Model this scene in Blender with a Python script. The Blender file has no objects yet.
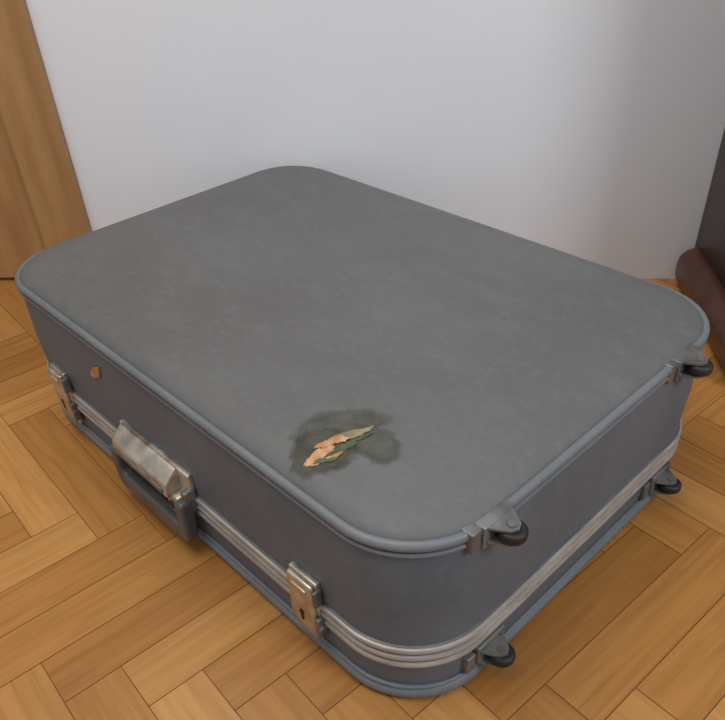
import bpy, bmesh, math, random
from mathutils import Vector, Matrix
random.seed(4)
S=bpy.context.scene
S.view_settings.view_transform='Standard'
COL=S.collection
L,W,RAD=0.70,0.478,0.080

# ---------------------------------------------------------------- materials
def lin(c):
    return tuple((x/255/12.92 if x/255<=.04045 else ((x/255+.055)/1.055)**2.4) for x in c)+(1,)
def newmat(name):
    m=bpy.data.materials.new(name); m.use_nodes=True
    nt=m.node_tree; b=nt.nodes['Principled BSDF']; return m,nt,b
def N(nt,t,**k):
    n=nt.nodes.new(t)
    for a,v in k.items(): setattr(n,a,v)
    return n
def noisy(name,c1,c2,scale=6,rough=.5,metal=0,bump=0,bscale=600,spec=.5,detail=4,lo=.35,hi=.65,aniso=None,r2=None,dust=None):
    m,nt,b=newmat(name)
    tc=N(nt,'ShaderNodeTexCoord'); n=N(nt,'ShaderNodeTexNoise'); n.inputs['Scale'].default_value=scale; n.inputs['Detail'].default_value=detail
    src=tc.outputs['Object']
    if aniso:
        mp=N(nt,'ShaderNodeMapping'); mp.inputs['Scale'].default_value=aniso; nt.links.new(src,mp.inputs[0]); src=mp.outputs[0]
    nt.links.new(src,n.inputs['Vector'])
    r=N(nt,'ShaderNodeValToRGB'); r.color_ramp.elements[0].position=lo; r.color_ramp.elements[1].position=hi
    r.color_ramp.elements[0].color=lin(c1); r.color_ramp.elements[1].color=lin(c2)
    nt.links.new(n.outputs[0],r.inputs[0]); col=r.outputs[0]
    if dust:
        for sc,asp,l_,h_,amt in ((14,(1,2.5,1),.48,.75,.22),(90,(1,1.6,1),.52,.78,.38),(260,(1,1,1),.67,.76,.5)):
            mp=N(nt,'ShaderNodeMapping'); mp.inputs['Scale'].default_value=asp; mp.inputs['Rotation'].default_value=(0,0,.7+sc)
            nt.links.new(tc.outputs['Object'],mp.inputs[0])
            q=N(nt,'ShaderNodeTexNoise'); q.inputs['Scale'].default_value=sc; q.inputs['Detail'].default_value=7; q.inputs['Roughness'].default_value=.65
            nt.links.new(mp.outputs[0],q.inputs['Vector'])
            mr=N(nt,'ShaderNodeMapRange'); mr.inputs[1].default_value=l_; mr.inputs[2].default_value=h_; mr.inputs[3].default_value=0; mr.inputs[4].default_value=amt
            nt.links.new(q.outputs[0],mr.inputs[0])
            mx=N(nt,'ShaderNodeMix',data_type='RGBA'); nt.links.new(mr.outputs[0],mx.inputs[0]); nt.links.new(col,mx.inputs[6]); mx.inputs[7].default_value=lin(dust)
            col=mx.outputs[2]
    nt.links.new(col,b.inputs['Base Color'])
    b.inputs['Roughness'].default_value=rough; b.inputs['Metallic'].default_value=metal
    b.inputs['Specular IOR Level'].default_value=spec
    if r2 is not None:
        mr=N(nt,'ShaderNodeMapRange'); mr.inputs[1].default_value=lo; mr.inputs[2].default_value=hi
        mr.inputs[3].default_value=rough; mr.inputs[4].default_value=r2
        nt.links.new(n.outputs[0],mr.inputs[0]); nt.links.new(mr.outputs[0],b.inputs['Roughness'])
    if bump:
        n2=N(nt,'ShaderNodeTexNoise'); n2.inputs['Scale'].default_value=bscale; nt.links.new(tc.outputs['Object'],n2.inputs['Vector'])
        bp=N(nt,'ShaderNodeBump'); bp.inputs['Strength'].default_value=bump; bp.inputs['Distance'].default_value=.0006
        nt.links.new(n2.outputs[0],bp.inputs['Height']); nt.links.new(bp.outputs[0],b.inputs['Normal'])
    return m
M_top=noisy('vinyl_top',(90,90,90),(101,102,103),3.0,.62,bump=.45,bscale=650,detail=4,spec=.4,lo=.32,hi=.68,dust=(122,122,121))
M_side=noisy('vinyl_side',(82,91,101),(93,101,110),6,.52,bump=.4,bscale=700,spec=.4,dust=(114,120,125))  # same vinyl as the top, bluish reflected light put into its colour
M_rim=noisy('rim_plastic',(100,106,111),(112,117,122),12,.45,spec=.4,dust=(128,131,133))
M_alu=noisy('aluminium',(162,158,153),(188,184,178),30,.5,metal=.35,aniso=(1,1,8))
M_groove=noisy('band_groove',(95,92,90),(115,112,109),30,.5,metal=.2)
M_chrome=noisy('chrome_worn',(178,168,152),(214,206,194),60,.3,metal=.9,r2=.55,detail=8)
M_steel=noisy('bracket_steel',(104,104,105),(132,132,131),40,.48,metal=.6)
M_black=noisy('black_rubber',(20,20,21),(34,34,35),50,.55)
M_dark=noisy('dark_slot',(18,16,14),(30,26,22),50,.6)
M_handle=noisy('handle_plastic',(72,72,73),(92,92,92),20,.4)
def stain(name,c1,c2,amax):
    m=noisy(name,c1,c2,60,.45,detail=8); nt=m.node_tree; b=nt.nodes['Principled BSDF']
    at=N(nt,'ShaderNodeAttribute'); at.attribute_name='edge'
    tc=N(nt,'ShaderNodeTexCoord'); q=N(nt,'ShaderNodeTexNoise'); q.inputs['Scale'].default_value=70; q.inputs['Detail'].default_value=8
    nt.links.new(tc.outputs['Object'],q.inputs['Vector'])
    mr=N(nt,'ShaderNodeMapRange'); mr.inputs[1].default_value=.0; mr.inputs[2].default_value=.50; mr.inputs[3].default_value=-.35; mr.inputs[4].default_value=.45
    nt.links.new(at.outputs['Fac'],mr.inputs[0])
    ad=N(nt,'ShaderNodeMath',operation='ADD'); nt.links.new(mr.outputs[0],ad.inputs[0]); nt.links.new(q.outputs[0],ad.inputs[1])
    m2=N(nt,'ShaderNodeMapRange'); m2.inputs[1].default_value=.22; m2.inputs[2].default_value=.80; m2.inputs[3].default_value=0; m2.inputs[4].default_value=amax
    nt.links.new(ad.outputs[0],m2.inputs[0]); nt.links.new(m2.outputs[0],b.inputs['Alpha'])
    return m
M_tape=stain('old_glue_stain',(52,52,43),(78,77,66),.95)
M_tape2=stain('faint_glue_stain',(68,70,61),(92,93,84),.85)
M_torn=noisy('torn_backing',(164,114,76),(204,160,118),90,.85,detail=6)
M_pale=noisy('torn_edge_pale',(112,108,80),(146,136,104),110,.8,detail=6)
M_green=noisy('green_lining',(60,76,50),(86,98,68),110,.75)
M_wall=noisy('wall_paint',(222,224,230),(227,229,235),3,.85,bump=.15,bscale=150,spec=.2)
M_door=noisy('door_oak',(160,120,78),(182,142,96),5,.42,aniso=(6,6,.7),detail=8)
M_cab=noisy('dark_walnut',(42,24,20),(64,38,30),5,.35,aniso=(6,6,.8),detail=8)
M_cabr=noisy('dark_walnut_plinth',(62,34,26),(86,50,40),5,.32,aniso=(.8,6,6),detail=8)
M_brass=noisy('brass_knob',(170,130,70),(200,160,90),20,.3,metal=1)
def parquet():
    m,nt,b=newmat('oak_parquet')
    g=N(nt,'ShaderNodeNewGeometry'); uv=N(nt,'ShaderNodeUVMap'); uv.uv_map='UVMap'
    mp=N(nt,'ShaderNodeMapping'); mp.inputs['Scale'].default_value=(6,110,1)
    cb=N(nt,'ShaderNodeCombineXYZ'); mul=N(nt,'ShaderNodeMath',operation='MULTIPLY'); mul.inputs[1].default_value=37.
    nt.links.new(g.outputs['Random Per Island'],mul.inputs[0]); nt.links.new(mul.outputs[0],cb.inputs[2])
    nt.links.new(uv.outputs[0],mp.inputs[0]); nt.links.new(cb.outputs[0],mp.inputs['Location'])
    n=N(nt,'ShaderNodeTexNoise'); n.inputs['Scale'].default_value=1.; n.inputs['Detail'].default_value=7; n.inputs['Distortion'].default_value=.8
    nt.links.new(mp.outputs[0],n.inputs['Vector'])
    r=N(nt,'ShaderNodeValToRGB'); e=r.color_ramp.elements
    e[0].position=0; e[0].color=lin((158,108,52)); e[1].position=1; e[1].color=lin((190,140,80))
    x=r.color_ramp.elements.new(.6); x.color=lin((173,122,63))
    nt.links.new(g.outputs['Random Per Island'],r.inputs[0])
    r2=N(nt,'ShaderNodeValToRGB'); r2.color_ramp.elements[0].position=.32; r2.color_ramp.elements[1].position=.62
    r2.color_ramp.elements[0].color=(.72,.65,.57,1); r2.color_ramp.elements[1].color=(1,1,1,1)
    nt.links.new(n.outputs[0],r2.inputs[0])
    mx=N(nt,'ShaderNodeMix',data_type='RGBA',blend_type='MULTIPLY'); mx.inputs[0].default_value=.8
    nt.links.new(r.outputs[0],mx.inputs[6]); nt.links.new(r2.outputs[0],mx.inputs[7])
    nt.links.new(mx.outputs[2],b.inputs['Base Color'])
    b.inputs['Roughness'].default_value=.38; b.inputs['Coat Weight'].default_value=.08; b.inputs['Coat Roughness'].default_value=.3
    return m
M_floor=parquet()
M_gap=noisy('floor_gap',(100,62,28),(115,74,36),20,.7)

# ---------------------------------------------------------------- mesh helpers
def obj(name,bm,mats,parent=None,smooth=True,mw=None,autos=35):
    me=bpy.data.meshes.new(name); bmesh.ops.recalc_face_normals(bm,faces=bm.faces[:]); bm.to_mesh(me); bm.free()
    for m in (mats if isinstance(mats,(list,tuple)) else [mats]): me.materials.append(m)
    if smooth:
        for p in me.polygons: p.use_smooth=True
        try: me.set_sharp_from_angle(angle=math.radians(autos))
        except Exception: pass
    o=bpy.data.objects.new(name,me); COL.objects.link(o)
    if mw is not None: o.matrix_world=mw
    if parent: o.parent=parent
    return o
def empty(name,loc=(0,0,0),rz=0):
    e=bpy.data.objects.new(name,None); e.location=loc; e.rotation_euler=(0,0,rz); COL.objects.link(e); return e
def outline(off,n=14):
    hx,hy=L/2-off,W/2-off; r=max(RAD-off,.012); pts=[]
    for sx,sy,a0 in ((1,1,0),(-1,1,90),(-1,-1,180),(1,-1,270)):
        for k in range(n+1):
            a=math.radians(a0+90*k/n); pts.append((sx*(hx-r)+r*math.cos(a),sy*(hy-r)+r*math.sin(a)))
    return pts
def loft(name,prof,mat,parent,closed=False,cap_last=False,cap_first=False,autos=50):
    bm=bmesh.new(); rings=[]
    for off,z in prof: rings.append([bm.verts.new((x,y,z)) for x,y in outline(off)])
    m=len(rings[0]); nr=len(rings)
    for i in range(nr if closed else nr-1):
        a,b=rings[i],rings[(i+1)%nr]
        for j in range(m):
            bm.faces.new((a[j],a[(j+1)%m],b[(j+1)%m],b[j]))
    if cap_last: bm.faces.new(rings[-1])
    if cap_first: bm.faces.new(rings[0])
    return obj(name,bm,mat,parent,autos=autos)
def tube(name,off,z,ro,rz,mat,parent,n=14):
    return loft(name,[(off+ro*math.cos(2*math.pi*k/n),z+rz*math.sin(2*math.pi*k/n)) for k in range(n)],mat,parent,closed=True,autos=80)
def merge(bm,t,mi):
    for f in t.faces: f.material_index=mi
    me=bpy.data.meshes.new('t'); t.to_mesh(me); t.free(); bm.from_mesh(me); bpy.data.meshes.remove(me)
def bxadd(bm,lo,hi,bev=0,seg=3,mi=0,mat=None):
    t=bmesh.new(); bmesh.ops.create_cube(t,size=1)
    for v in t.verts: v.co=Vector([lo[i]+(v.co[i]+.5)*(hi[i]-lo[i]) for i in range(3)])
    if bev: bmesh.ops.bevel(t,geom=t.edges[:],offset=bev,segments=seg,affect='EDGES',profile=.5)
    if mat is not None: bmesh.ops.transform(t,matrix=mat,verts=t.verts[:])
    merge(bm,t,mi)
def cyladd(bm,c,r,h,axis='Z',mi=0,seg=28,bev=0):
    t=bmesh.new(); bmesh.ops.create_cone(t,cap_ends=True,segments=seg,radius1=r,radius2=r,depth=h)
    if bev:
        ed=[e for e in t.edges if abs(e.verts[0].co.z-e.verts[1].co.z)<1e-6]
        bmesh.ops.bevel(t,geom=ed,offset=bev,segments=3,affect='EDGES',profile=.5)
    R={'Z':Matrix(),'X':Matrix.Rotation(math.pi/2,4,'Y'),'Y':Matrix.Rotation(math.pi/2,4,'X')}[axis]
    bmesh.ops.transform(t,matrix=Matrix.Translation(c)@R,verts=t.verts[:])
    merge(bm,t,mi)
def prism(bm,pts,axis,a,b,mi=0,bev=0):
    t=bmesh.new()
    f=(lambda p,h:(p[0],p[1],h)) if axis=='Z' else ((lambda p,h:(h,p[0],p[1])) if axis=='X' else (lambda p,h:(p[0],h,p[1])))
    v0=[t.verts.new(f(p,a)) for p in pts]; v1=[t.verts.new(f(p,b)) for p in pts]
    t.faces.new(v0); t.faces.new(v1)
    n=len(pts)
    for i in range(n): t.faces.new((v0[i],v0[(i+1)%n],v1[(i+1)%n],v1[i]))
    bmesh.ops.recalc_face_normals(t,faces=t.faces[:])
    if bev: bmesh.ops.bevel(t,geom=t.edges[:],offset=bev,segments=3,affect='EDGES',profile=.5)
    merge(bm,t,mi)

# ---------------------------------------------------------------- suitcase
SC=empty('suitcase')
loft('bottom_panel',[(.006,.004),(.03,.003),(.12,.003)],M_side,SC,cap_last=True)
loft('tray_shell',[(.006,.005),(.0045,.012),(.0035,.03),(.0035,.056)],M_side,SC)
tube('tray_rim',.0045,.0085,.0055,.0065,M_rim,SC)
tube('tray_piping',.003,.0175,.0022,.0022,M_rim,SC)
loft('lid_shell',[(.0035,.070),(.003,.09),(.001,.13),(.002,.17),(.0035,.188),(.006,.199)],M_side,SC)
loft('band_core',[(.004,.050),(.001,.051),(.001,.076),(.004,.077)],M_groove,SC)
for i,z in enumerate((.0540,.0635,.0730)):
    h=.0030
    loft('band_rib_%d'%(i+1),[(.002,z-h),(-.0008,z-h*.8),(-.0016,z),(-.0008,z+h*.8),(.002,z+h)],M_alu,SC)
tube('lid_rim',.0028,.1975,.0042,.0046,M_rim,SC)
tube('lid_piping',.0018,.1890,.0022,.0022,M_rim,SC)
RO,RW,RB,RH=.0045,.055,.1970,.0165
def crown(t):
    return (1-(1-t)**2.3)**(1/2.3)
prof=[(RO-.0005,RB-.002)]
for k in range(0,17):
    t=1-math.cos(math.radians(90*k/16)); prof.append((RO+RW*t,RB+RH*crown(t)))
prof+=[(.0675,RB+RH+.0001),(.10,RB+RH+.0006),(.15,RB+RH+.0008)]
loft('lid_top_panel',prof,M_top,SC,cap_last=True)
def topz(x,y):
    d=min(L/2-abs(x),W/2-abs(y))
    kx,ky=L/2-RAD,W/2-RAD
    if abs(x)>kx and abs(y)>ky: d=RAD-math.hypot(abs(x)-kx,abs(y)-ky)
    if d<=RO: return RB
    if d<RO+RW: return RB+RH*crown((d-RO)/RW)
    return RB+RH+min(.0008,(d-RO-RW)*.014)

def blob(name,cx,cy,rx,ry,ang,h,mat,jag=.12,n=60,seed=1,rows=6):
    rnd=random.Random(seed); bm=bmesh.new(); lay=bm.verts.layers.float.new('edge')
    ph=[rnd.uniform(0,6.28) for _ in range(5)]
    rr=[1+sum(jag/(i+1)*math.sin((i+2)*2*math.pi*k/n+ph[i]) for i in range(5))+rnd.uniform(-jag,jag)*.3 for k in range(n)]
    c=bm.verts.new((cx,cy,topz(cx,cy)+h)); prev=None; c[lay]=1
    for q in range(1,rows+1):
        ring=[]
        for k in range(n):
            a=2*math.pi*k/n; r=rr[k]*q/rows
            x,y=rx*r*math.cos(a),ry*r*math.sin(a)
            X=cx+x*math.cos(ang)-y*math.sin(ang); Y=cy+x*math.sin(ang)+y*math.cos(ang)
            v=bm.verts.new((X,Y,topz(X,Y)+h*(1 if q<rows else .5)+(rnd.uniform(0,.0012) if h>.001 and q==rows else 0))); v[lay]=1-q/rows
            ring.append(v)
        for k in range(n):
            if prev is None: bm.faces.new((c,ring[k],ring[(k+1)%n]))
            else: bm.faces.new((prev[k],ring[k],ring[(k+1)%n],prev[(k+1)%n]))
        prev=ring
    return obj(name,bm,mat,SC)
blob('glue_stain_1',.212,-.200,.026,.034,-.9,.0007,M_tape,.14,seed=3,rows=9)
blob('glue_stain_2',.203,-.170,.038,.032,.9,.0005,M_tape2,.12,seed=8,rows=9)
blob('glue_stain_3',.236,-.166,.028,.024,.4,.0006,M_tape2,.16,seed=12,rows=9)
blob('torn_vinyl_1',.217,-.204,.016,.0075,1.45,.0014,M_torn,.22,seed=5)
blob('torn_vinyl_2',.214,-.175,.019,.0055,1.35,.0011,M_pale,.28,seed=11)
blob('torn_vinyl_3',.211,-.188,.012,.0045,1.1,.0018,M_torn,.28,seed=21)
blob('green_tear_1',.223,-.184,.020,.0028,1.35,.0019,M_green,.3,seed=2)
blob('green_tear_2',.222,-.207,.009,.0026,1.0,.0018,M_green,.3,seed=9)
bm=bmesh.new()
prism(bm,[(-.137,.143),(-.126,.157),(-.109,.165),(-.110,.157),(-.113,.150),(-.121,.147),(-.128,.142)],'Y',-.2396,-.2376)
obj('side_tear',bm,M_torn,SC)

def latch(name,x):
    y=-W/2
    bm=bmesh.new()
    bxadd(bm,(x-.018,y-.0035,.028),(x+.018,y+.003,.104),.0015,mi=0)
    bxadd(bm,(x-.0165,y-.0085,.040),(x+.0165,y-.003,.102),.0025,mi=0)
    bxadd(bm,(x-.0145,y-.0065,.030),(x+.0145,y-.003,.039),.0015,mi=0)
    bxadd(bm,(x-.0014,y-.0092,.048),(x+.0014,y-.008,.056),0,mi=1)
    cyladd(bm,(x,y-.0082,.0585),.0028,.002,'Y',mi=1)
    bxadd(bm,(x-.010,y-.0100,.090),(x+.010,y-.008,.094),.0008,mi=0)
    bxadd(bm,(x+.0165,y-.008,.036),(x+.0215,y+.001,.062),.0015,mi=2)
    bxadd(bm,(x+.0165,y-.008,.078),(x+.0205,y+.001,.098),.0015,mi=2)
    cyladd(bm,(x+.0225,y-.004,.049),.004,.003,'X',mi=2)
    obj(name,bm,[M_chrome,M_dark,M_steel],SC)
latch('latch_1',.219); latch('latch_2',-.240)

hx=-.025; y=-W/2
bm=bmesh.new()
bxadd(bm,(hx-.064,y-.003,.066),(hx+.069,y+.003,.106),.0015,mi=0)
prism(bm,[(y-.001,.106),(y-.006,.106),(y-.020,.092),(y-.021,.076),(y-.017,.074),(y-.001,.074)],'X',hx-.058,hx+.050,mi=0,bev=.0018)
bxadd(bm,(hx+.040,y-.017,.054),(hx+.062,y+.002,.079),.003,mi=0)
cyladd(bm,(hx+.051,y-.017,.066),.005,.003,'Y',mi=1)
bxadd(bm,(hx+.062,y-.012,.058),(hx+.071,y+.002,.088),.002,mi=2)
bxadd(bm,(hx-.070,y-.012,.056),(hx-.058,y+.002,.088),.002,mi=2)
bxadd(bm,(hx-.052,y-.0225,.079),(hx+.044,y-.020,.086),.001,mi=2)
obj('lock_plate',bm,[M_chrome,M_dark,M_steel],SC)
bm=bmesh.new()
def rr(hw,zt,zb,cr,n=6):
    p=[(hx-hw,zt)]
    for k in range(n+1):
        a=math.radians(90*k/n); p.append((hx-hw+cr-cr*math.cos(a),zb+cr-cr*math.sin(a)))
    for k in range(n+1):
        a=math.radians(90*k/n); p.append((hx+hw-cr+cr*math.sin(a),zb+cr-cr*math.cos(a)))
    p.append((hx+hw,zt)); return p
o_=rr(.0725,.078,.0185,.016); i_=rr(.0585,.078,.042,.008)
n=len(o_); ya,yb=y-.0205,y-.0055
V=[[bm.verts.new((a,yy,b)) for a,b in P] for P,yy in ((o_,ya),(i_,ya),(o_,yb),(i_,yb))]
for k in range(n-1):
    bm.faces.new((V[0][k],V[0][k+1],V[1][k+1],V[1][k])); bm.faces.new((V[2][k],V[2][k+1],V[3][k+1],V[3][k]))
    bm.faces.new((V[0][k],V[0][k+1],V[2][k+1],V[2][k])); bm.faces.new((V[1][k],V[1][k+1],V[3][k+1],V[3][k]))
for k in (0,n-1): bm.faces.new((V[0][k],V[1][k],V[3][k],V[2][k]))
ho=obj('carry_handle',bm,M_handle,SC,autos=40)
md=ho.modifiers.new('bev','BEVEL'); md.width=.004; md.segments=4; md.limit_method='ANGLE'; md.angle_limit=math.radians(50)

def wheel(i,yy,z,sgn):
    x0=L/2; bm=bmesh.new()
    bxadd(bm,(x0-.008,yy-.018,min(z-sgn*.014,z+sgn*.008)),(x0+.0028,yy+.018,max(z-sgn*.014,z+sgn*.008)),.0012,mi=0)
    bxadd(bm,(x0-.014,yy-.030,z-.012),(x0+.0012,yy-.019,z+.0085),.0015,mi=0)
    for zz in (z+.0060,z-.0085):
        prism(bm,[(x0,yy-.016),(x0+.009,yy-.011),(x0+.017,yy-.006),(x0+.020,yy),(x0+.017,yy+.006),(x0+.009,yy+.011),(x0,yy+.016)],'Z',zz-.001,zz+.001,mi=0)
    cyladd(bm,(x0+.013,yy,z-.001),.0032,.018,'Z',mi=2)
    cyladd(bm,(x0+.0140,yy+.001,z-.001),.0112,.010,'Z',mi=1,bev=.003)
    for dy in (-.0135,.0135): cyladd(bm,(x0+.0033,yy+dy,z-sgn*.008),.0022,.002,'X',mi=2)
    obj('wheel_%d'%i,bm,[M_steel,M_black,M_groove],SC)
wheel(1,-.152,.194,1); wheel(2,.134,.194,1); wheel(3,-.146,.034,-1); wheel(4,.146,.034,-1)

# ---------------------------------------------------------------- room
RZ=math.radians(41.5); MW=Matrix.Rotation(RZ,4,'Z'); WY=.395
def rbox(name,lo,hi,mat,bev=0):
    bm=bmesh.new(); bxadd(bm,lo,hi,bev); return obj(name,bm,mat,mw=MW)
DX=-.452
rbox('wall_back',(DX,WY,0),(3,WY+.12,2.6),M_wall)
rbox('wall_left',(-3,WY,0),(DX-1.0,WY+.12,2.6),M_wall)
rbox('wall_header_1',(DX-1.0,WY,2.1),(DX,WY+.12,2.6),M_wall)  # unseen wall section above the door opening, not a moulding
D=empty('door_1',rz=RZ)
def dchild(name,lo,hi,mat,bev=.002):
    bm=bmesh.new(); bxadd(bm,lo,hi,bev); return obj(name,bm,mat,D)
dchild('casing_right',(DX-.085,WY-.012,0),(DX-.0005,WY+.06,2.099),M_door,.003)
dchild('casing_left',(DX-.9995,WY-.012,0),(DX-.915,WY+.06,2.099),M_door,.003)
dchild('casing_head',(DX-.915,WY-.012,2.03),(DX-.085,WY+.06,2.099),M_door,.003)
dchild('leaf',(DX-.912,WY+.000,.006),(DX-.088,WY+.04,2.027),M_door,.003)
bm=bmesh.new(); cyladd(bm,(DX-.85,WY-.015,1.02),.009,.05,'Y'); bxadd(bm,(DX-.86,WY-.048,1.01),(DX-.74,WY-.036,1.03),.004); obj('door_handle',bm,M_brass,D)
C=empty('wooden_cabinet',rz=RZ)
cx0=.526; cy0=WY-.002; cyf=WY-.30
def cchild(name,lo,hi,mat,bev=.004):
    bm=bmesh.new(); bxadd(bm,lo,hi,bev); return obj(name,bm,mat,C)
cchild('carcass',(cx0,cyf+.02,.0),(cx0+.9,cy0,1.85),M_cab)
for i in range(2): 
    a=cx0+.02+i*.435
    cchild('door_panel_%d'%(i+1),(a,cyf,.09),(a+.425,cyf+.022,1.82),M_cab)
    bm=bmesh.new(); cyladd(bm,(a+(.39 if i==0 else .035),cyf-.012,1.0),.012,.024,'Y',bev=.003); obj('knob_%d'%(i+1),bm,M_brass,C)
cchild('cornice',(cx0-.02,cyf-.02,1.85),(cx0+.92,cy0,1.90),M_cab,.01)
bm=bmesh.new(); bxadd(bm,(cx0-.028,cyf-.02,0),(cx0+.93,cy0,.065),.027,6); obj('plinth',bm,M_cabr,C)

# floor
pw,pl=.055,.275
bm=bmesh.new(); uvl=bm.loops.layers.uv.new('UVMap'); g=.0004
A=math.radians(-3.5); ca,sa=math.cos(A),math.sin(A); ox,oy=.02,.01
def plank(x0,y0,x1,y1,hor):
    mx_,my_=(x0+x1)/2,(y0+y1)/2
    X,Y=mx_*ca-my_*sa+ox,mx_*sa+my_*ca+oy
    if Y-X>1.0 or abs(X)>2.3 or abs(Y)>2.3 : return
    P=[(x0+g,y0+g),(x1-g,y0+g),(x1-g,y1-g),(x0+g,y1-g)]
    vs=[bm.verts.new((a*ca-b*sa+ox,a*sa+b*ca+oy,0)) for a,b in P]
    f=bm.faces.new(vs)
    for l,(a,b) in zip(f.loops,P): l[uvl].uv=(a,b) if hor else (b,a)
for m in range(-14,15):
    for k in range(-82,83):
        bx,by=m*pl+k*pw,-m*pl+k*pw
        plank(bx,by,bx+pl,by+pw,True)
        plank(bx+pl,by+pw-pl,bx+pl+pw,by+pw,False)
q=[bm.verts.new(v) for v in ((-2.5,-2.5,-.001),(2.5,-2.5,-.001),(2.5,2.5,-.001),(-2.5,2.5,-.001))]
f=bm.faces.new(q); f.material_index=1
bmesh.ops.recalc_face_normals(bm,faces=bm.faces[:])
me=bpy.data.meshes.new('floor'); bm.to_mesh(me); bm.free(); me.materials.append(M_floor); me.materials.append(M_gap)
fo=bpy.data.objects.new('floor',me); COL.objects.link(fo)

# ---------------------------------------------------------------- light
def area(name,loc,target,size,power,col):
    l=bpy.data.lights.new(name,'AREA'); l.size=size; l.energy=power; l.color=col
    o=bpy.data.objects.new(name,l); o.location=loc
    o.rotation_euler=(Vector(target)-Vector(loc)).to_track_quat('-Z','Y').to_euler(); COL.objects.link(o); return o
area('window_light',(1.7,.12,1.5),(-.3,.2,.3),.5,16,(.96,.98,1))
area('ceiling_lamp',(-.1,-.6,2.2),(-.1,-.1,0),1.1,23,(1,.94,.85))
w=bpy.data.worlds.new('room_ambient'); S.world=w; w.use_nodes=True
w.node_tree.nodes['Background'].inputs[0].default_value=(.91,.95,1,1); w.node_tree.nodes['Background'].inputs[1].default_value=.50

# ---------------------------------------------------------------- camera
cam=bpy.data.cameras.new('camera'); co=bpy.data.objects.new('camera',cam); COL.objects.link(co)
co.location=(.5692,-.4783,.6021); co.rotation_euler=(.8963,.0452,.7998)
cam.sensor_fit='HORIZONTAL'; cam.sensor_width=36; cam.lens=745.66/725*36; cam.shift_y=60.56/725; cam.clip_start=.01
S.camera=co
